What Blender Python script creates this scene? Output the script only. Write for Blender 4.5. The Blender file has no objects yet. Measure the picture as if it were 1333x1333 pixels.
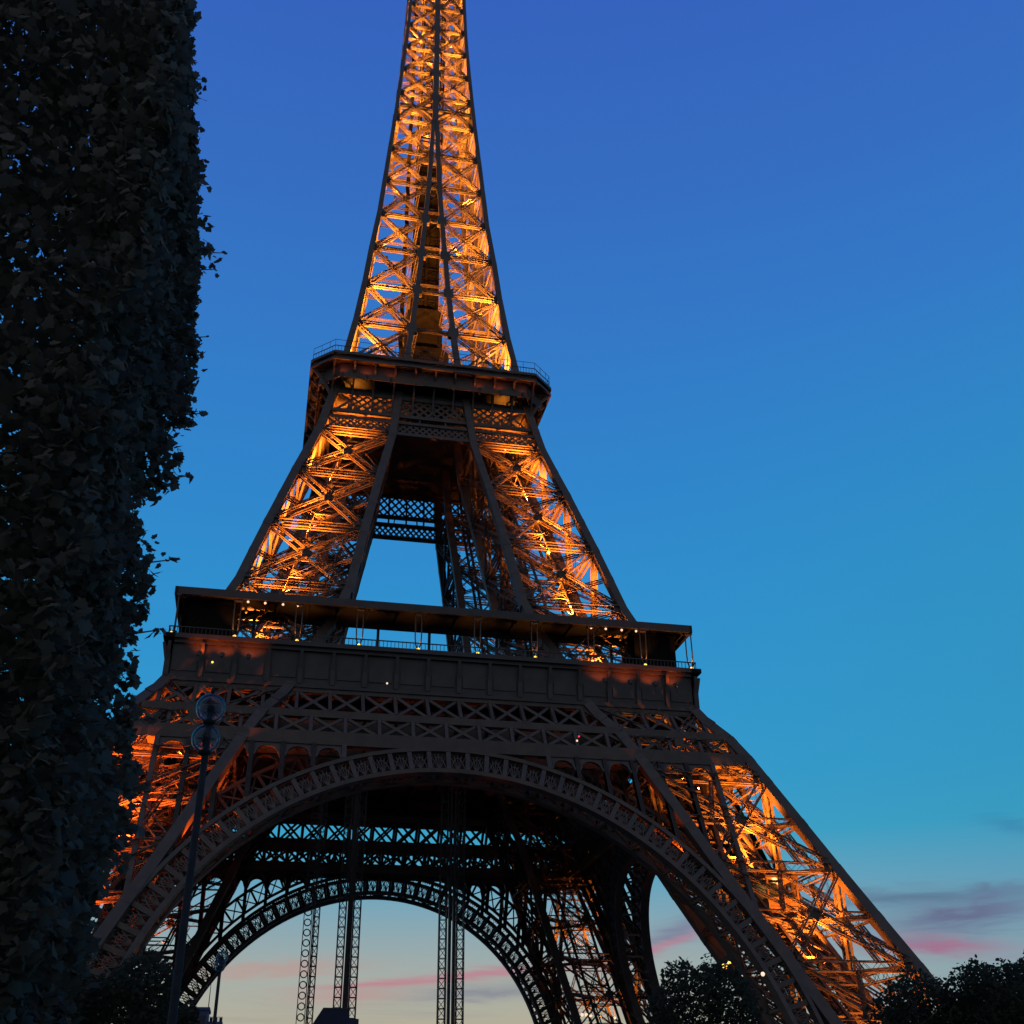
import bpy, math, random
import numpy as np
from mathutils import Matrix, Vector

random.seed(7)
RNG = np.random.default_rng(11)
SC = bpy.context.scene
COL = SC.collection
R = math.radians

# ------------------------------------------------------------------ camera
CAM = np.array([-20.85, -172.89, 1.72])
YAW, PITCH, ROLL = 0.21655, 0.50663, -0.01221
cam_data = bpy.data.cameras.new("camera")
cam_data.sensor_width = 36.0
cam_data.lens = 1462.93 * 36.0 / 1333.0
cam_data.clip_start = 0.1
cam_data.clip_end = 9000.0
cam = bpy.data.objects.new("camera", cam_data)
COL.objects.link(cam)
fwd = Vector((math.sin(YAW) * math.cos(PITCH), math.cos(YAW) * math.cos(PITCH), math.sin(PITCH)))
rgt = Vector((math.cos(YAW), -math.sin(YAW), 0.0))
upv = rgt.cross(fwd)
r2 = rgt * math.cos(ROLL) + upv * math.sin(ROLL)
u2 = -rgt * math.sin(ROLL) + upv * math.cos(ROLL)
mw = Matrix((r2, u2, -fwd)).transposed().to_4x4()
mw.translation = Vector(CAM)
cam.matrix_world = mw
SC.camera = cam

# ------------------------------------------------------------------ exposure
SC.view_settings.view_transform = 'Standard'
SC.view_settings.look = 'None'
SC.view_settings.exposure = 0.0
SC.view_settings.gamma = 1.0
SC.cycles.max_bounces = 6
SC.cycles.diffuse_bounces = 3
SC.cycles.transmission_bounces = 6
SC.cycles.transparent_max_bounces = 8
SC.cycles.sample_clamp_indirect = 3.0


def lin(c):
    return tuple(((v / 255) / 12.92 if v / 255 <= 0.04045 else ((v / 255 + 0.055) / 1.055) ** 2.4) for v in c)


# ------------------------------------------------------------------ dusk sky
REAR_SKY = (0.34, 0.37, 0.45)     # unseen sky behind the camera, made pale as fill light


def build_world():
    w = bpy.data.worlds.new("World")
    SC.world = w
    w.use_nodes = True
    nt = w.node_tree
    nt.nodes.clear()
    N, L = nt.nodes, nt.links

    def link(v, sock):
        if isinstance(v, bpy.types.NodeSocket):
            L.new(v, sock)
        else:
            sock.default_value = v

    def M(op, a, b=0.0, c=0.0, clamp=False):
        n = N.new('ShaderNodeMath')
        n.operation = op
        n.use_clamp = clamp
        link(a, n.inputs[0]); link(b, n.inputs[1]); link(c, n.inputs[2])
        return n.outputs[0]

    def mix(f, a, b):
        n = N.new('ShaderNodeMix')
        n.data_type = 'RGBA'
        link(f, n.inputs['Factor'])
        for k, v in ((6, a), (7, b)):
            if isinstance(v, tuple) and len(v) == 3:
                v = v + (1,)
            link(v, n.inputs[k])
        return n.outputs[2]

    def smooth(v, lo, hi):
        n = N.new('ShaderNodeMapRange')
        n.interpolation_type = 'SMOOTHSTEP'
        link(v, n.inputs['Value'])
        n.inputs['From Min'].default_value = lo
        n.inputs['From Max'].default_value = hi
        return n.outputs['Result']

    tc = N.new('ShaderNodeTexCoord')
    sep = N.new('ShaderNodeSeparateXYZ')
    L.new(tc.outputs['Generated'], sep.inputs[0])
    x, y, z = sep.outputs
    el = M('DEGREES', M('ARCSINE', z))
    az = M('DEGREES', M('ARCTAN2', x, y))          # 0 along +y, positive to the right
    ramp = N.new('ShaderNodeValToRGB')
    stops = [(-90, (60, 58, 60)), (-1, (150, 130, 115)), (0.5, (196, 164, 130)), (4, (178, 170, 148)), (6.3, (164, 172, 164)),
             (8.3, (141, 166, 174)), (10.5, (104, 163, 188)), (12.6, (58, 160, 197)), (15.5, (48, 153, 203)),
             (22, (45, 145, 205)), (30, (45, 132, 202)), (38, (50, 119, 197)), (45, (52, 108, 192)),
             (54, (52, 97, 188)), (90, (40, 72, 150))]
    e = ramp.color_ramp.elements
    while len(e) < len(stops):
        e.new(0.5)
    for k, (d, c) in enumerate(stops):
        e[k].position = (d + 90) / 180
    for k, (d, c) in enumerate(stops):
        e[k].color = lin(c) + (1,)
    L.new(M('DIVIDE', M('ADD', el, 90.0), 180.0), ramp.inputs[0])
    col = ramp.outputs[0]

    col = mix(M('MULTIPLY', M('MULTIPLY', smooth(az, 14.0, 44.0), smooth(el, 40.0, 20.0)), 0.5), col, lin((44, 142, 180)))
    # thin clouds low over the horizon
    cb = N.new('ShaderNodeCombineXYZ')
    L.new(M('MULTIPLY', az, 0.06), cb.inputs[0]); L.new(M('MULTIPLY', el, 0.42), cb.inputs[1])
    nz = N.new('ShaderNodeTexNoise')
    nz.inputs['Scale'].default_value = 1.3
    nz.inputs['Detail'].default_value = 7
    nz.inputs['Roughness'].default_value = 0.55
    nz.inputs['Distortion'].default_value = 0.8
    L.new(cb.outputs[0], nz.inputs['Vector'])
    noise = nz.outputs['Fac']
    nz2 = N.new('ShaderNodeTexNoise')
    nz2.inputs['Scale'].default_value = 4.2
    nz2.inputs['Detail'].default_value = 9
    nz2.inputs['Distortion'].default_value = 1.5
    L.new(cb.outputs[0], nz2.inputs['Vector'])
    wob = M('MULTIPLY', M('SUBTRACT', nz2.outputs['Fac'], 0.5), 3.0)

    def patch(az0, el0, waz, wel, slope, lo, hi):
        da = M('SUBTRACT', az, az0)
        de = M('SUBTRACT', M('SUBTRACT', M('ADD', el, M('MULTIPLY', wob, wel * 0.9)), el0), M('MULTIPLY', da, slope))
        q = M('ADD', M('POWER', M('ABSOLUTE', M('DIVIDE', da, waz)), 2.0), M('POWER', M('ABSOLUTE', M('DIVIDE', de, wel)), 2.0))
        g = M('EXPONENT', M('MULTIPLY', q, -1.0))
        return M('MULTIPLY', g, smooth(noise, lo, hi), clamp=True)

    band = M('MULTIPLY', smooth(el, 7.0, 4.5), smooth(noise, 0.45, 0.75))
    col = mix(M('MULTIPLY', band, 0.40), col, lin((118, 120, 140)))
    for (a0, e0, wa, we, s, lo, hi, c, k) in CLOUDS:
        col = mix(M('MULTIPLY', patch(a0, e0, wa, we, s, lo, hi), k), col, lin(c))

    # the unseen sky behind the camera is paled to fill the dark sides
    dotf = M('ADD', M('MULTIPLY', x, math.sin(YAW)), M('MULTIPLY', y, math.cos(YAW)))
    rear = smooth(dotf, 0.15, -0.75)
    up = smooth(el, -3.0, 2.0)
    col = mix(M('MULTIPLY', rear, up), col, REAR_SKY)

    sky = N.new('ShaderNodeTexSky')
    sky.sky_type = 'NISHITA'
    sky.sun_disc = False
    sky.sun_elevation = R(-2.0)
    sky.sun_rotation = R(12.0)
    b1 = N.new('ShaderNodeBackground')
    L.new(sky.outputs[0], b1.inputs[0]); b1.inputs[1].default_value = 0.02
    b2 = N.new('ShaderNodeBackground')
    L.new(col, b2.inputs[0]); b2.inputs[1].default_value = 1.0
    add = N.new('ShaderNodeAddShader')
    L.new(b1.outputs[0], add.inputs[0]); L.new(b2.outputs[0], add.inputs[1])
    out = N.new('ShaderNodeOutputWorld')
    L.new(add.outputs[0], out.inputs[0])


# azimuth, elevation, half widths, slope, noise range, colour, strength
CLOUDS = [
    (10.8, 6.68, 5.6, 0.27, 0.085, -0.2, 0.5, (190, 106, 132), 0.65),
    (5.5, 6.25, 3.0, 0.13, 0.05, 0.0, 0.6, (192, 108, 130), 0.65),
    (10.5, 5.85, 3.6, 0.34, 0.03, 0.0, 0.6, (124, 128, 146), 0.8),
    (1.0, 6.9, 4.0, 0.36, 0.05, 0.1, 0.6, (190, 142, 136), 0.65),
    (4.6, 5.75, 2.6, 0.3, 0.05, 0.1, 0.6, (188, 134, 138), 0.6),
    (19.8, 8.35, 2.6, 0.5, 0.30, 0.0, 0.5, (118, 122, 150), 0.85),
    (19.0, 7.65, 2.4, 0.22, 0.33, 0.0, 0.5, (184, 120, 142), 0.75),
    (31.0, 9.40, 4.8, 0.40, -0.02, 0.25, 0.55, (88, 118, 146), 0.95),
    (33.0, 8.3, 3.6, 0.8, 0.10, 0.3, 0.55, (98, 106, 140), 1.0),
    (31.8, 7.25, 2.8, 0.42, -0.10, 0.2, 0.5, (162, 104, 136), 0.9),
    (36.0, 12.1, 1.3, 0.35, -0.25, 0.0, 0.6, (48, 124, 166), 0.55),
]
build_world()

# ------------------------------------------------------------------ materials


def mat(name, base, rough=0.6, metal=0.0, var=0.25, scale=3.0, bump=0.0, spec=0.3):
    m = bpy.data.materials.new(name)
    m.use_nodes = True
    nt = m.node_tree
    b = nt.nodes['Principled BSDF']
    b.inputs['Roughness'].default_value = rough
    b.inputs['Metallic'].default_value = metal
    b.inputs['Specular IOR Level'].default_value = spec
    g = nt.nodes.new('ShaderNodeTexCoord')
    n = nt.nodes.new('ShaderNodeTexNoise')
    n.inputs['Scale'].default_value = scale
    n.inputs['Detail'].default_value = 5
    nt.links.new(g.outputs['Object'], n.inputs['Vector'])
    r = nt.nodes.new('ShaderNodeValToRGB')
    r.color_ramp.elements[0].position = 0.3
    r.color_ramp.elements[1].position = 0.7
    r.color_ramp.elements[0].color = tuple(v * (1 - var) for v in base) + (1,)
    r.color_ramp.elements[1].color = tuple(min(1, v * (1 + var)) for v in base) + (1,)
    nt.links.new(n.outputs['Fac'], r.inputs[0])
    nt.links.new(r.outputs[0], b.inputs['Base Color'])
    if bump:
        bp = nt.nodes.new('ShaderNodeBump')
        bp.inputs['Strength'].default_value = bump
        nt.links.new(n.outputs['Fac'], bp.inputs['Height'])
        nt.links.new(bp.outputs[0], b.inputs['Normal'])
    return m


def glow(name, c, s):
    m = bpy.data.materials.new(name)
    m.use_nodes = True
    b = m.node_tree.nodes['Principled BSDF']
    b.inputs['Base Color'].default_value = c + (1,)
    b.inputs['Emission Color'].default_value = c + (1,)
    b.inputs['Emission Strength'].default_value = s
    return m


IRON = mat("brown_iron", (0.052, 0.041, 0.034), 0.55, 0, 0.22, 0.7)
IRON_DK = mat("dark_iron", (0.034, 0.031, 0.029), 0.6, 0, 0.2, 0.7)
FLOOR = mat("floor_steel", (0.032, 0.031, 0.03), 0.8, 0, 0.25, 0.8)
STONE = mat("pier_stone", (0.36, 0.33, 0.28), 0.85, 0, 0.2, 1.2, 0.3)
GRAVEL = mat("dark_asphalt", (0.075, 0.072, 0.07), 0.95, 0, 0.25, 0.6, 0.3)
LEAF = mat("plane_leaf", (0.085, 0.080, 0.060), 0.7, 0, 0.2, 0.6)
LEAF2 = mat("lime_leaf", (0.042, 0.048, 0.032), 0.6, 0, 0.35, 0.6)
BARK = mat("bark", (0.12, 0.10, 0.08), 0.9, 0, 0.35, 5.0, 0.5)
POLE = mat("lamp_post_paint", (0.016, 0.018, 0.019), 0.7, 0, 0.3, 4.0, 0, 0.12)
SHAFT = mat("shade_black_iron", (0.006, 0.0055, 0.005), 0.9, 0, 0.2, 1.0, 0, 0.05)  # shade put into the colour: near-black so floodlit parts still look unlit
STEEL = mat("galvanised_steel", (0.045, 0.06, 0.065), 0.45, 0.3, 0.2, 2.0)
RAILM = mat("guide_rail_steel", (0.04, 0.05, 0.055), 0.5, 0.3, 0.2, 2.0)
TARP = mat("blue_sheeting", (0.03, 0.05, 0.11), 0.6, 0, 0.25, 0.5)
WALLM = mat("blue_grey_render", (0.045, 0.065, 0.13), 0.8, 0, 0.15, 0.4)
PANE = mat("dark_window", (0.03, 0.04, 0.05), 0.15, 0, 0.2, 1.0, 0, 0.5)
BULB_W = glow("white_lamp", (1.0, 0.70, 0.48), 1.1)
BULB_Y = glow("sodium_lamp", (1.0, 0.50, 0.08), 2.6)
BULB_R = glow("red_lamp", (1.0, 0.06, 0.08), 0.9)


def glass_mat():
    """thin clear shell: see-through in the middle, mirror-like towards its rim"""
    m = bpy.data.materials.new("clear_globe")
    m.use_nodes = True
    nt = m.node_tree
    tr = nt.nodes.new('ShaderNodeBsdfTransparent')
    tr.inputs[0].default_value = (0.72, 0.80, 0.86, 1)
    gl = nt.nodes.new('ShaderNodeBsdfGlossy')
    gl.inputs['Roughness'].default_value = 0.05
    df = nt.nodes.new('ShaderNodeBsdfTranslucent')                 # pale film that puts a bright rim into the shell's colour
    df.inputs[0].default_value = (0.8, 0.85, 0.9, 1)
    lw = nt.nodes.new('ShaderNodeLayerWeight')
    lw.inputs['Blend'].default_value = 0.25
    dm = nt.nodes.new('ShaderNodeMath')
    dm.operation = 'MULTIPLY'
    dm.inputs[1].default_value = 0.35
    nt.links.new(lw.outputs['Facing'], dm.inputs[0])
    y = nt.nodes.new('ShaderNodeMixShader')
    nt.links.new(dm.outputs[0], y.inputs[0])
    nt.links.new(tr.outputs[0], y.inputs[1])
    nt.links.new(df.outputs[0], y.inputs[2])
    fr = nt.nodes.new('ShaderNodeFresnel')
    fr.inputs['IOR'].default_value = 1.22
    x = nt.nodes.new('ShaderNodeMixShader')
    out = [n for n in nt.nodes if n.type == 'OUTPUT_MATERIAL'][0]
    nt.links.new(fr.outputs[0], x.inputs[0])
    nt.links.new(y.outputs[0], x.inputs[1])
    nt.links.new(gl.outputs[0], x.inputs[2])
    nt.links.new(x.outputs[0], out.inputs[0])
    return m


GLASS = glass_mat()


def translucent(m, c, f):
    nt = m.node_tree
    b = nt.nodes['Principled BSDF']
    b.inputs['Specular IOR Level'].default_value = 0.12
    t = nt.nodes.new('ShaderNodeBsdfTranslucent')
    t.inputs[0].default_value = c + (1,)
    x = nt.nodes.new('ShaderNodeMixShader')
    x.inputs[0].default_value = f
    out = [n for n in nt.nodes if n.type == 'OUTPUT_MATERIAL'][0]
    nt.links.new(b.outputs[0], x.inputs[1])
    nt.links.new(t.outputs[0], x.inputs[2])
    nt.links.new(x.outputs[0], out.inputs[0])


translucent(LEAF, (0.10, 0.095, 0.075), 0.7)
translucent(LEAF2, (0.05, 0.055, 0.035), 0.6)

# ------------------------------------------------------------------ mesh helpers
CUBE_F = np.array([[0, 1, 2, 3], [7, 6, 5, 4], [0, 4, 5, 1], [1, 5, 6, 2], [2, 6, 7, 3], [3, 7, 4, 0]])


def V(*a):
    return np.array(a, float)


def unit(v):
    return v / (np.linalg.norm(v) + 1e-12)


class MB:
    """collects bars, boxes, lathes and sheets and links them as one mesh object"""

    def __init__(self):
        self.v, self.f, self.n = [], [], 0

    def add(self, verts, faces):
        verts = np.asarray(verts, float)
        self.v.append(verts)
        self.f += [[i + self.n for i in q] for q in faces]
        self.n += len(verts)

    def bar(self, A, B, n, w, d):
        """box from A to B, w across, d along n"""
        A, B = np.asarray(A, float), np.asarray(B, float)
        t = unit(B - A)
        n = np.asarray(n, float)
        n = n - t * (n @ t)
        if np.linalg.norm(n) < 1e-6:
            n = np.cross(t, V(0.3, 0.8, 0.5))
        n = unit(n)
        s = np.cross(t, n)
        a, b = s * w / 2, n * d / 2
        self.add([A - a - b, A + a - b, A + a + b, A - a + b, B - a - b, B + a - b, B + a + b, B - a + b],
                 [[0, 1, 2, 3], [7, 6, 5, 4], [4, 5, 1, 0], [5, 6, 2, 1], [6, 7, 3, 2], [7, 4, 0, 3]])

    def box(self, x0, x1, y0, y1, z0, z1):
        self.bar((0.5 * (x0 + x1), 0.5 * (y0 + y1), z0), (0.5 * (x0 + x1), 0.5 * (y0 + y1), z1), (0, 1, 0), abs(x1 - x0), abs(y1 - y0))

    def truss(self, A, B, n, w, d, t=0.16, lace=0.09, pitch=1.0, both=True):
        t, lace = t * 0.75, lace * 0.72
        """open box-lattice member: four corner angles, laced on every side"""
        t, lace = t * 0.8, lace * 0.6
        A, B = np.asarray(A, float), np.asarray(B, float)
        ax = unit(B - A)
        n = unit(n - ax * (np.asarray(n, float) @ ax))
        s = np.cross(ax, n)
        L = np.linalg.norm(B - A)
        dd = min(0.34, d * 0.36)
        for k in (-1, 1):
            for e in (-1, 1):
                o = s * k * w / 2 + n * e * (d / 2 - dd / 2)
                self.bar(A + o, B + o, n, t, dd)
        m = max(2, int(round(L / (w * pitch))))
        for side in ((-1, 1) if both else (1,)):
            o = n * side * (d / 2 - 0.03)
            for i in range(m):
                k = 1 if (i + (side > 0)) % 2 else -1
                p = A + ax * L * i / m + s * k * w / 2 + o
                q = A + ax * L * (i + 1) / m - s * k * w / 2 + o
                self.bar(p, q, n, lace, 0.05)
        if d > 0.7:
            for i in range(0, m, 2):
                for k in (-1, 1):
                    e = 1 if (i + (k > 0)) % 2 else -1
                    p = A + ax * L * i / m + s * k * w / 2 + n * e * (d / 2 - 0.1)
                    q = A + ax * L * (i + 1) / m + s * k * w / 2 - n * e * (d / 2 - 0.1)
                    self.bar(p, q, s, lace, 0.05)

    def lathe(self, prof, c=(0, 0, 0), seg=20):
        cx, cy, cz = c
        vs, fs = [], []
        for r, z in prof:
            for k in range(seg):
                a = 2 * math.pi * k / seg
                vs.append((cx + r * math.cos(a), cy + r * math.sin(a), cz + z))
        for i in range(len(prof) - 1):
            for k in range(seg):
                k2 = (k + 1) % seg
                fs.append([i * seg + k, i * seg + k2, (i + 1) * seg + k2, (i + 1) * seg + k])
        fs.append(list(range(seg))[::-1])
        fs.append([(len(prof) - 1) * seg + k for k in range(seg)])
        self.add(vs, fs)

    def tube(self, pts, rad, seg=8):
        pts = [np.asarray(p, float) for p in pts]
        vs, fs = [], []
        for i, p in enumerate(pts):
            t = unit(pts[min(i + 1, len(pts) - 1)] - pts[max(i - 1, 0)])
            a = unit(np.cross(t, V(0.31, 0.92, 0.22)))
            b = np.cross(t, a)
            for k in range(seg):
                q = 2 * math.pi * k / seg
                vs.append(p + (a * math.cos(q) + b * math.sin(q)) * rad[i])
        for i in range(len(pts) - 1):
            for k in range(seg):
                k2 = (k + 1) % seg
                fs.append([i * seg + k, i * seg + k2, (i + 1) * seg + k2, (i + 1) * seg + k])
        fs.append(list(range(seg))[::-1])
        fs.append([(len(pts) - 1) * seg + k for k in range(seg)])
        self.add(vs, fs)

    def mesh(self, name, m, smooth=False):
        me = bpy.data.meshes.new(name)
        me.from_pydata(np.concatenate(self.v).tolist(), [], self.f)
        me.materials.append(m)
        if smooth:
            me.polygons.foreach_set('use_smooth', [True] * len(me.polygons))
        me.update()
        return me

    def build(self, name, m, parent=None, smooth=False):
        return link(name, self.mesh(name, m, smooth), parent)


def link(name, me, parent=None, rz=0.0, loc=(0, 0, 0)):
    o = bpy.data.objects.new(name, me)
    COL.objects.link(o)
    o.parent = parent
    o.rotation_euler = (0, 0, rz)
    o.location = loc
    return o


def tag(o, label, cat, group=None):
    o['label'] = label
    o['category'] = cat
    if group:
        o['group'] = group
    return o


def empty(name, loc=(0, 0, 0)):
    o = bpy.data.objects.new(name, None)
    COL.objects.link(o)
    o.location = loc
    return o


def ball(mb, c, r, seg=14, ring=9):
    prof = [(max(0.002, r * math.sin(math.pi * i / ring)), -r * math.cos(math.pi * i / ring)) for i in range(ring + 1)]
    mb.lathe(prof, c, seg)


def spot(name, parent, pos, aim, watt, color, size=150, radius=0.35):
    d = bpy.data.lights.new(name, 'SPOT')
    d.energy = watt
    d.color = color
    d.spot_size = R(size)
    d.spot_blend = 0.6
    d.shadow_soft_size = radius
    o = bpy.data.objects.new(name, d)
    COL.objects.link(o)
    o.parent = parent
    o.location = pos
    o.rotation_euler = Vector(aim).to_track_quat('-Z', 'Y').to_euler()
    return o


def floodlight(parent, pos, aim, watt, color, size=150, angle=0.0):
    """a projector: a drum housing on a yoke, with its own light"""
    mb = MB()
    a = unit(np.asarray(aim, float))
    p = np.asarray(pos, float)
    mb.tube([p - a * 0.75, p - a * 0.45, p - a * 0.12], [0.16, 0.28, 0.32], 10)
    mb.bar(p - a * 0.5 - V(0, 0, 0.25), p - a * 0.5 - V(0, 0, 1.0), (0, 1, 0), 0.12, 0.12)
    o = mb.build('floodlight', IRON_DK, parent)
    spot('floodlight_lamp', o, p, a, watt, color, size)
    return o


# ------------------------------------------------------------------ ground
def ground():
    mb = MB()
    mb.add([(-6000, -6000, 0), (6000, -6000, 0), (6000, 6000, 0), (-6000, 6000, 0)], [[0, 1, 2, 3]])
    g = mb.build('ground', GRAVEL)
    g['kind'] = 'structure'


ground()

# ------------------------------------------------------------------ the tower
def interp(tab):
    hs, ws = zip(*tab)
    return lambda h: float(np.interp(h, hs, ws))


# half width of the outer edge and width of one leg, by height
W_LOW = interp([(0, 59.3), (17.9, 51.2), (27.8, 46.6), (36.3, 42.8), (44, 39.3), (48, 37.2), (51.2, 34.6), (54, 33.4), (57.6, 32.2)])
W_UP = interp([(56, 33.6), (60, 31.4), (67.4, 28.2), (79.5, 24.9), (92.3, 21.2), (101, 18.5), (108.6, 16.9), (116, 15.3)])
B_UP = interp([(56, 15.4), (67, 15.4), (80, 14.0), (92, 12.7), (108, 11.0), (116, 10.1)])
W_SP = interp([(112, 16.1), (116, 15.5), (122, 14.4), (127.5, 13.7), (137.5, 12.5), (147.2, 11.6), (157, 10.5), (166.6, 9.8), (176, 9.1),
               (189.3, 8.1), (202, 7.3), (210, 6.8), (218, 6.4), (230, 6.0), (245, 5.6), (276, 5.0)])
C_SP = interp([(112, 5.4), (116, 4.9), (122, 4.2), (137, 2.9), (152, 1.9), (166, 1.1), (180, 0.55), (190, 0.3), (276, 0.25)])   # half gap of the centre chords

tower = empty('lattice_tower')
tag(tower, 'tall wrought iron lattice tower on four arched legs, glowing orange with floodlights at dusk', 'tower')
H90 = math.pi / 2
SODIUM_LOW = (1.0, 0.135, 0.011)
SODIUM_MID = (1.0, 0.225, 0.019)
SODIUM_TOP = (1.0, 0.29, 0.026)


def face_points(W, b, h):
    w, i = W(h), W(h) - b(h)
    return V(w, -w, h), V(i, -w, h), V(w, -i, h), V(i, -i, h)      # outer, front-inner, side-inner, inmost


def face_of(k, P):
    o, fi, si, ii = P
    return [(fi, o), (o, si), (si, ii), (ii, fi)][k]


FACE_N = [V(0, -1, 0), V(1, 0, 0), V(0, 1, 0), V(-1, 0, 0)]


def leg_chords(W, b, hs, w, d):
    out = []
    for c in range(4):
        mb = MB()
        for h0, h1 in zip(hs[:-1], hs[1:]):
            mb.bar(face_points(W, b, h0)[c], face_points(W, b, h1)[c], (0, 1, 0), w, d)
            p = face_points(W, b, h1)[c]
            q = face_points(W, b, h1 - 0.9)[c]
            mb.bar(q, p, (0, 1, 0), w + 0.05, d + 0.05)             # splice collar at the node
        out.append(mb.mesh('edge_girder', IRON))
    return out


def leg_bracing(k, W, b, nodes, ew, dw, d, mids=True, chord=1.2):
    mb = MB()
    n = FACE_N[k]

    def at(h, f):
        A, B = face_of(k, face_points(W, b, h))
        L = np.linalg.norm(B - A)
        g = 0.5 * chord / L
        return A + (B - A) * (g + (1 - 2 * g) * f)

    for i, h in enumerate(nodes):
        mb.truss(at(h, 0), at(h, 1), n, ew, d, 0.17, 0.09, 1.0)
        if i + 1 < len(nodes):
            h2 = nodes[i + 1]
            e = 0.55
            mb.truss(at(h + e, 0), at(h2 - e, 1), n, dw, d * 0.92, 0.17, 0.09, 1.0)
            mb.truss(at(h + e, 1), at(h2 - e, 0), n, dw, d * 0.80, 0.17, 0.09, 1.0)
            hm = 0.5 * (h + h2)
            c = at(hm, 0.5)
            s = unit(at(hm, 1) - at(hm, 0))
            mb.bar(c - s * 0.6, c + s * 0.6, n, 1.1, d * 0.5)         # gusset where the diagonals cross
            if mids:
                for f in (0.25, 0.75):
                    mb.truss(at(h + e, f), at(hm - 0.3, f), n, 0.4, d * 0.5, 0.1, 0.06, 1.3)
                    mb.truss(at(hm + 0.3, f), at(h2 - e, 0.5), n, 0.35, d * 0.4, 0.1, 0.06, 1.3)
                mb.truss(at(hm, 0), c - s * 0.95, n, ew * 0.8, d * 0.7, 0.12, 0.07, 1.0)
                mb.truss(c + s * 0.95, at(hm, 1), n, ew * 0.8, d * 0.7, 0.12, 0.07, 1.0)
            for f in (0, 1):                                          # node gussets against the chords
                p = at(h, f)
                q = at(h, 0.5)
                mb.bar(p + unit(q - p) * 0.15, p + unit(q - p) * 0.75, n, 1.7, 0.5)
    return mb


def lift_track(W, b, h0, h1, step=3.0):
    """inclined lift rails with ties, and a zigzag stair, inside a leg"""
    mb = MB()

    def c(h, u, v):
        o, fi, si, ii = face_points(W, b, h)
        return o * (1 - u) * (1 - v) + fi * u * (1 - v) + si * (1 - u) * v + ii * u * v

    n = int((h1 - h0) / step)
    hs = [h0 + (h1 - h0) * i / n for i in range(n + 1)]
    for a, e in zip(hs[:-1], hs[1:]):
        for (u, v) in ((0.36, 0.36), (0.64, 0.36), (0.36, 0.64), (0.64, 0.64)):
            mb.bar(c(a, u, v), c(e, u, v), (0, 1, 0), 0.3, 0.45)
        for (p, q) in (((0.36, 0.36), (0.64, 0.36)), ((0.36, 0.64), (0.64, 0.64)), ((0.36, 0.36), (0.36, 0.64)), ((0.64, 0.36), (0.64, 0.64))):
            mb.bar(c(a, *p), c(a, *q), (0, 0, 1), 0.14, 0.2)
            mb.bar(c(a, *p), c(e, *q), (0, 0, 1), 0.1, 0.1)
    for i, (a, e) in enumerate(zip(hs[:-1], hs[1:])):                 # stair flights with rails
        p, q = ((0.2, 0.72), (0.2, 0.95)) if i % 2 else ((0.2, 0.95), (0.2, 0.72))
        A, B = c(a, *p), c(e, *q)
        mb.bar(A, B, (0, 0, 1), 0.9, 0.12)
        mb.bar(A + V(0, 0, 1.0), B + V(0, 0, 1.0), (0, 0, 1), 0.06, 0.06)
    return mb


def inner_ties(W, b, nodes, w):
    """horizontal cross ties joining opposite chords inside the leg at each node"""
    out = []
    for h in nodes:
        mb = MB()
        o, fi, si, ii = face_points(W, b, h)
        mb.truss(o, ii, V(0, 0, 1), w, 0.5, 0.12, 0.07, 1.1)
        mb.truss(fi, si, V(0, 0, 1), w, 0.42, 0.12, 0.07, 1.1)
        out.append(mb.mesh('cross_tie', IRON))
    return out


LOWB = lambda h: 15.0
LOW_NODES = [5.5, 17.6, 29.2, 41.0, 51.5]
UP_NODES = [58.2, 69.3, 80.6, 91.8, 101.6]

# power of the projectors in each leg, counted front-right, back-right, back-left, front-left
LOW_POWER = [165000, 34000, 20000, 210000]
UP_POWER = [150000, 7000, 7000, 190000]


def axis(W, b, h):
    P = face_points(W, b, h)
    return sum(P) / 4


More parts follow.
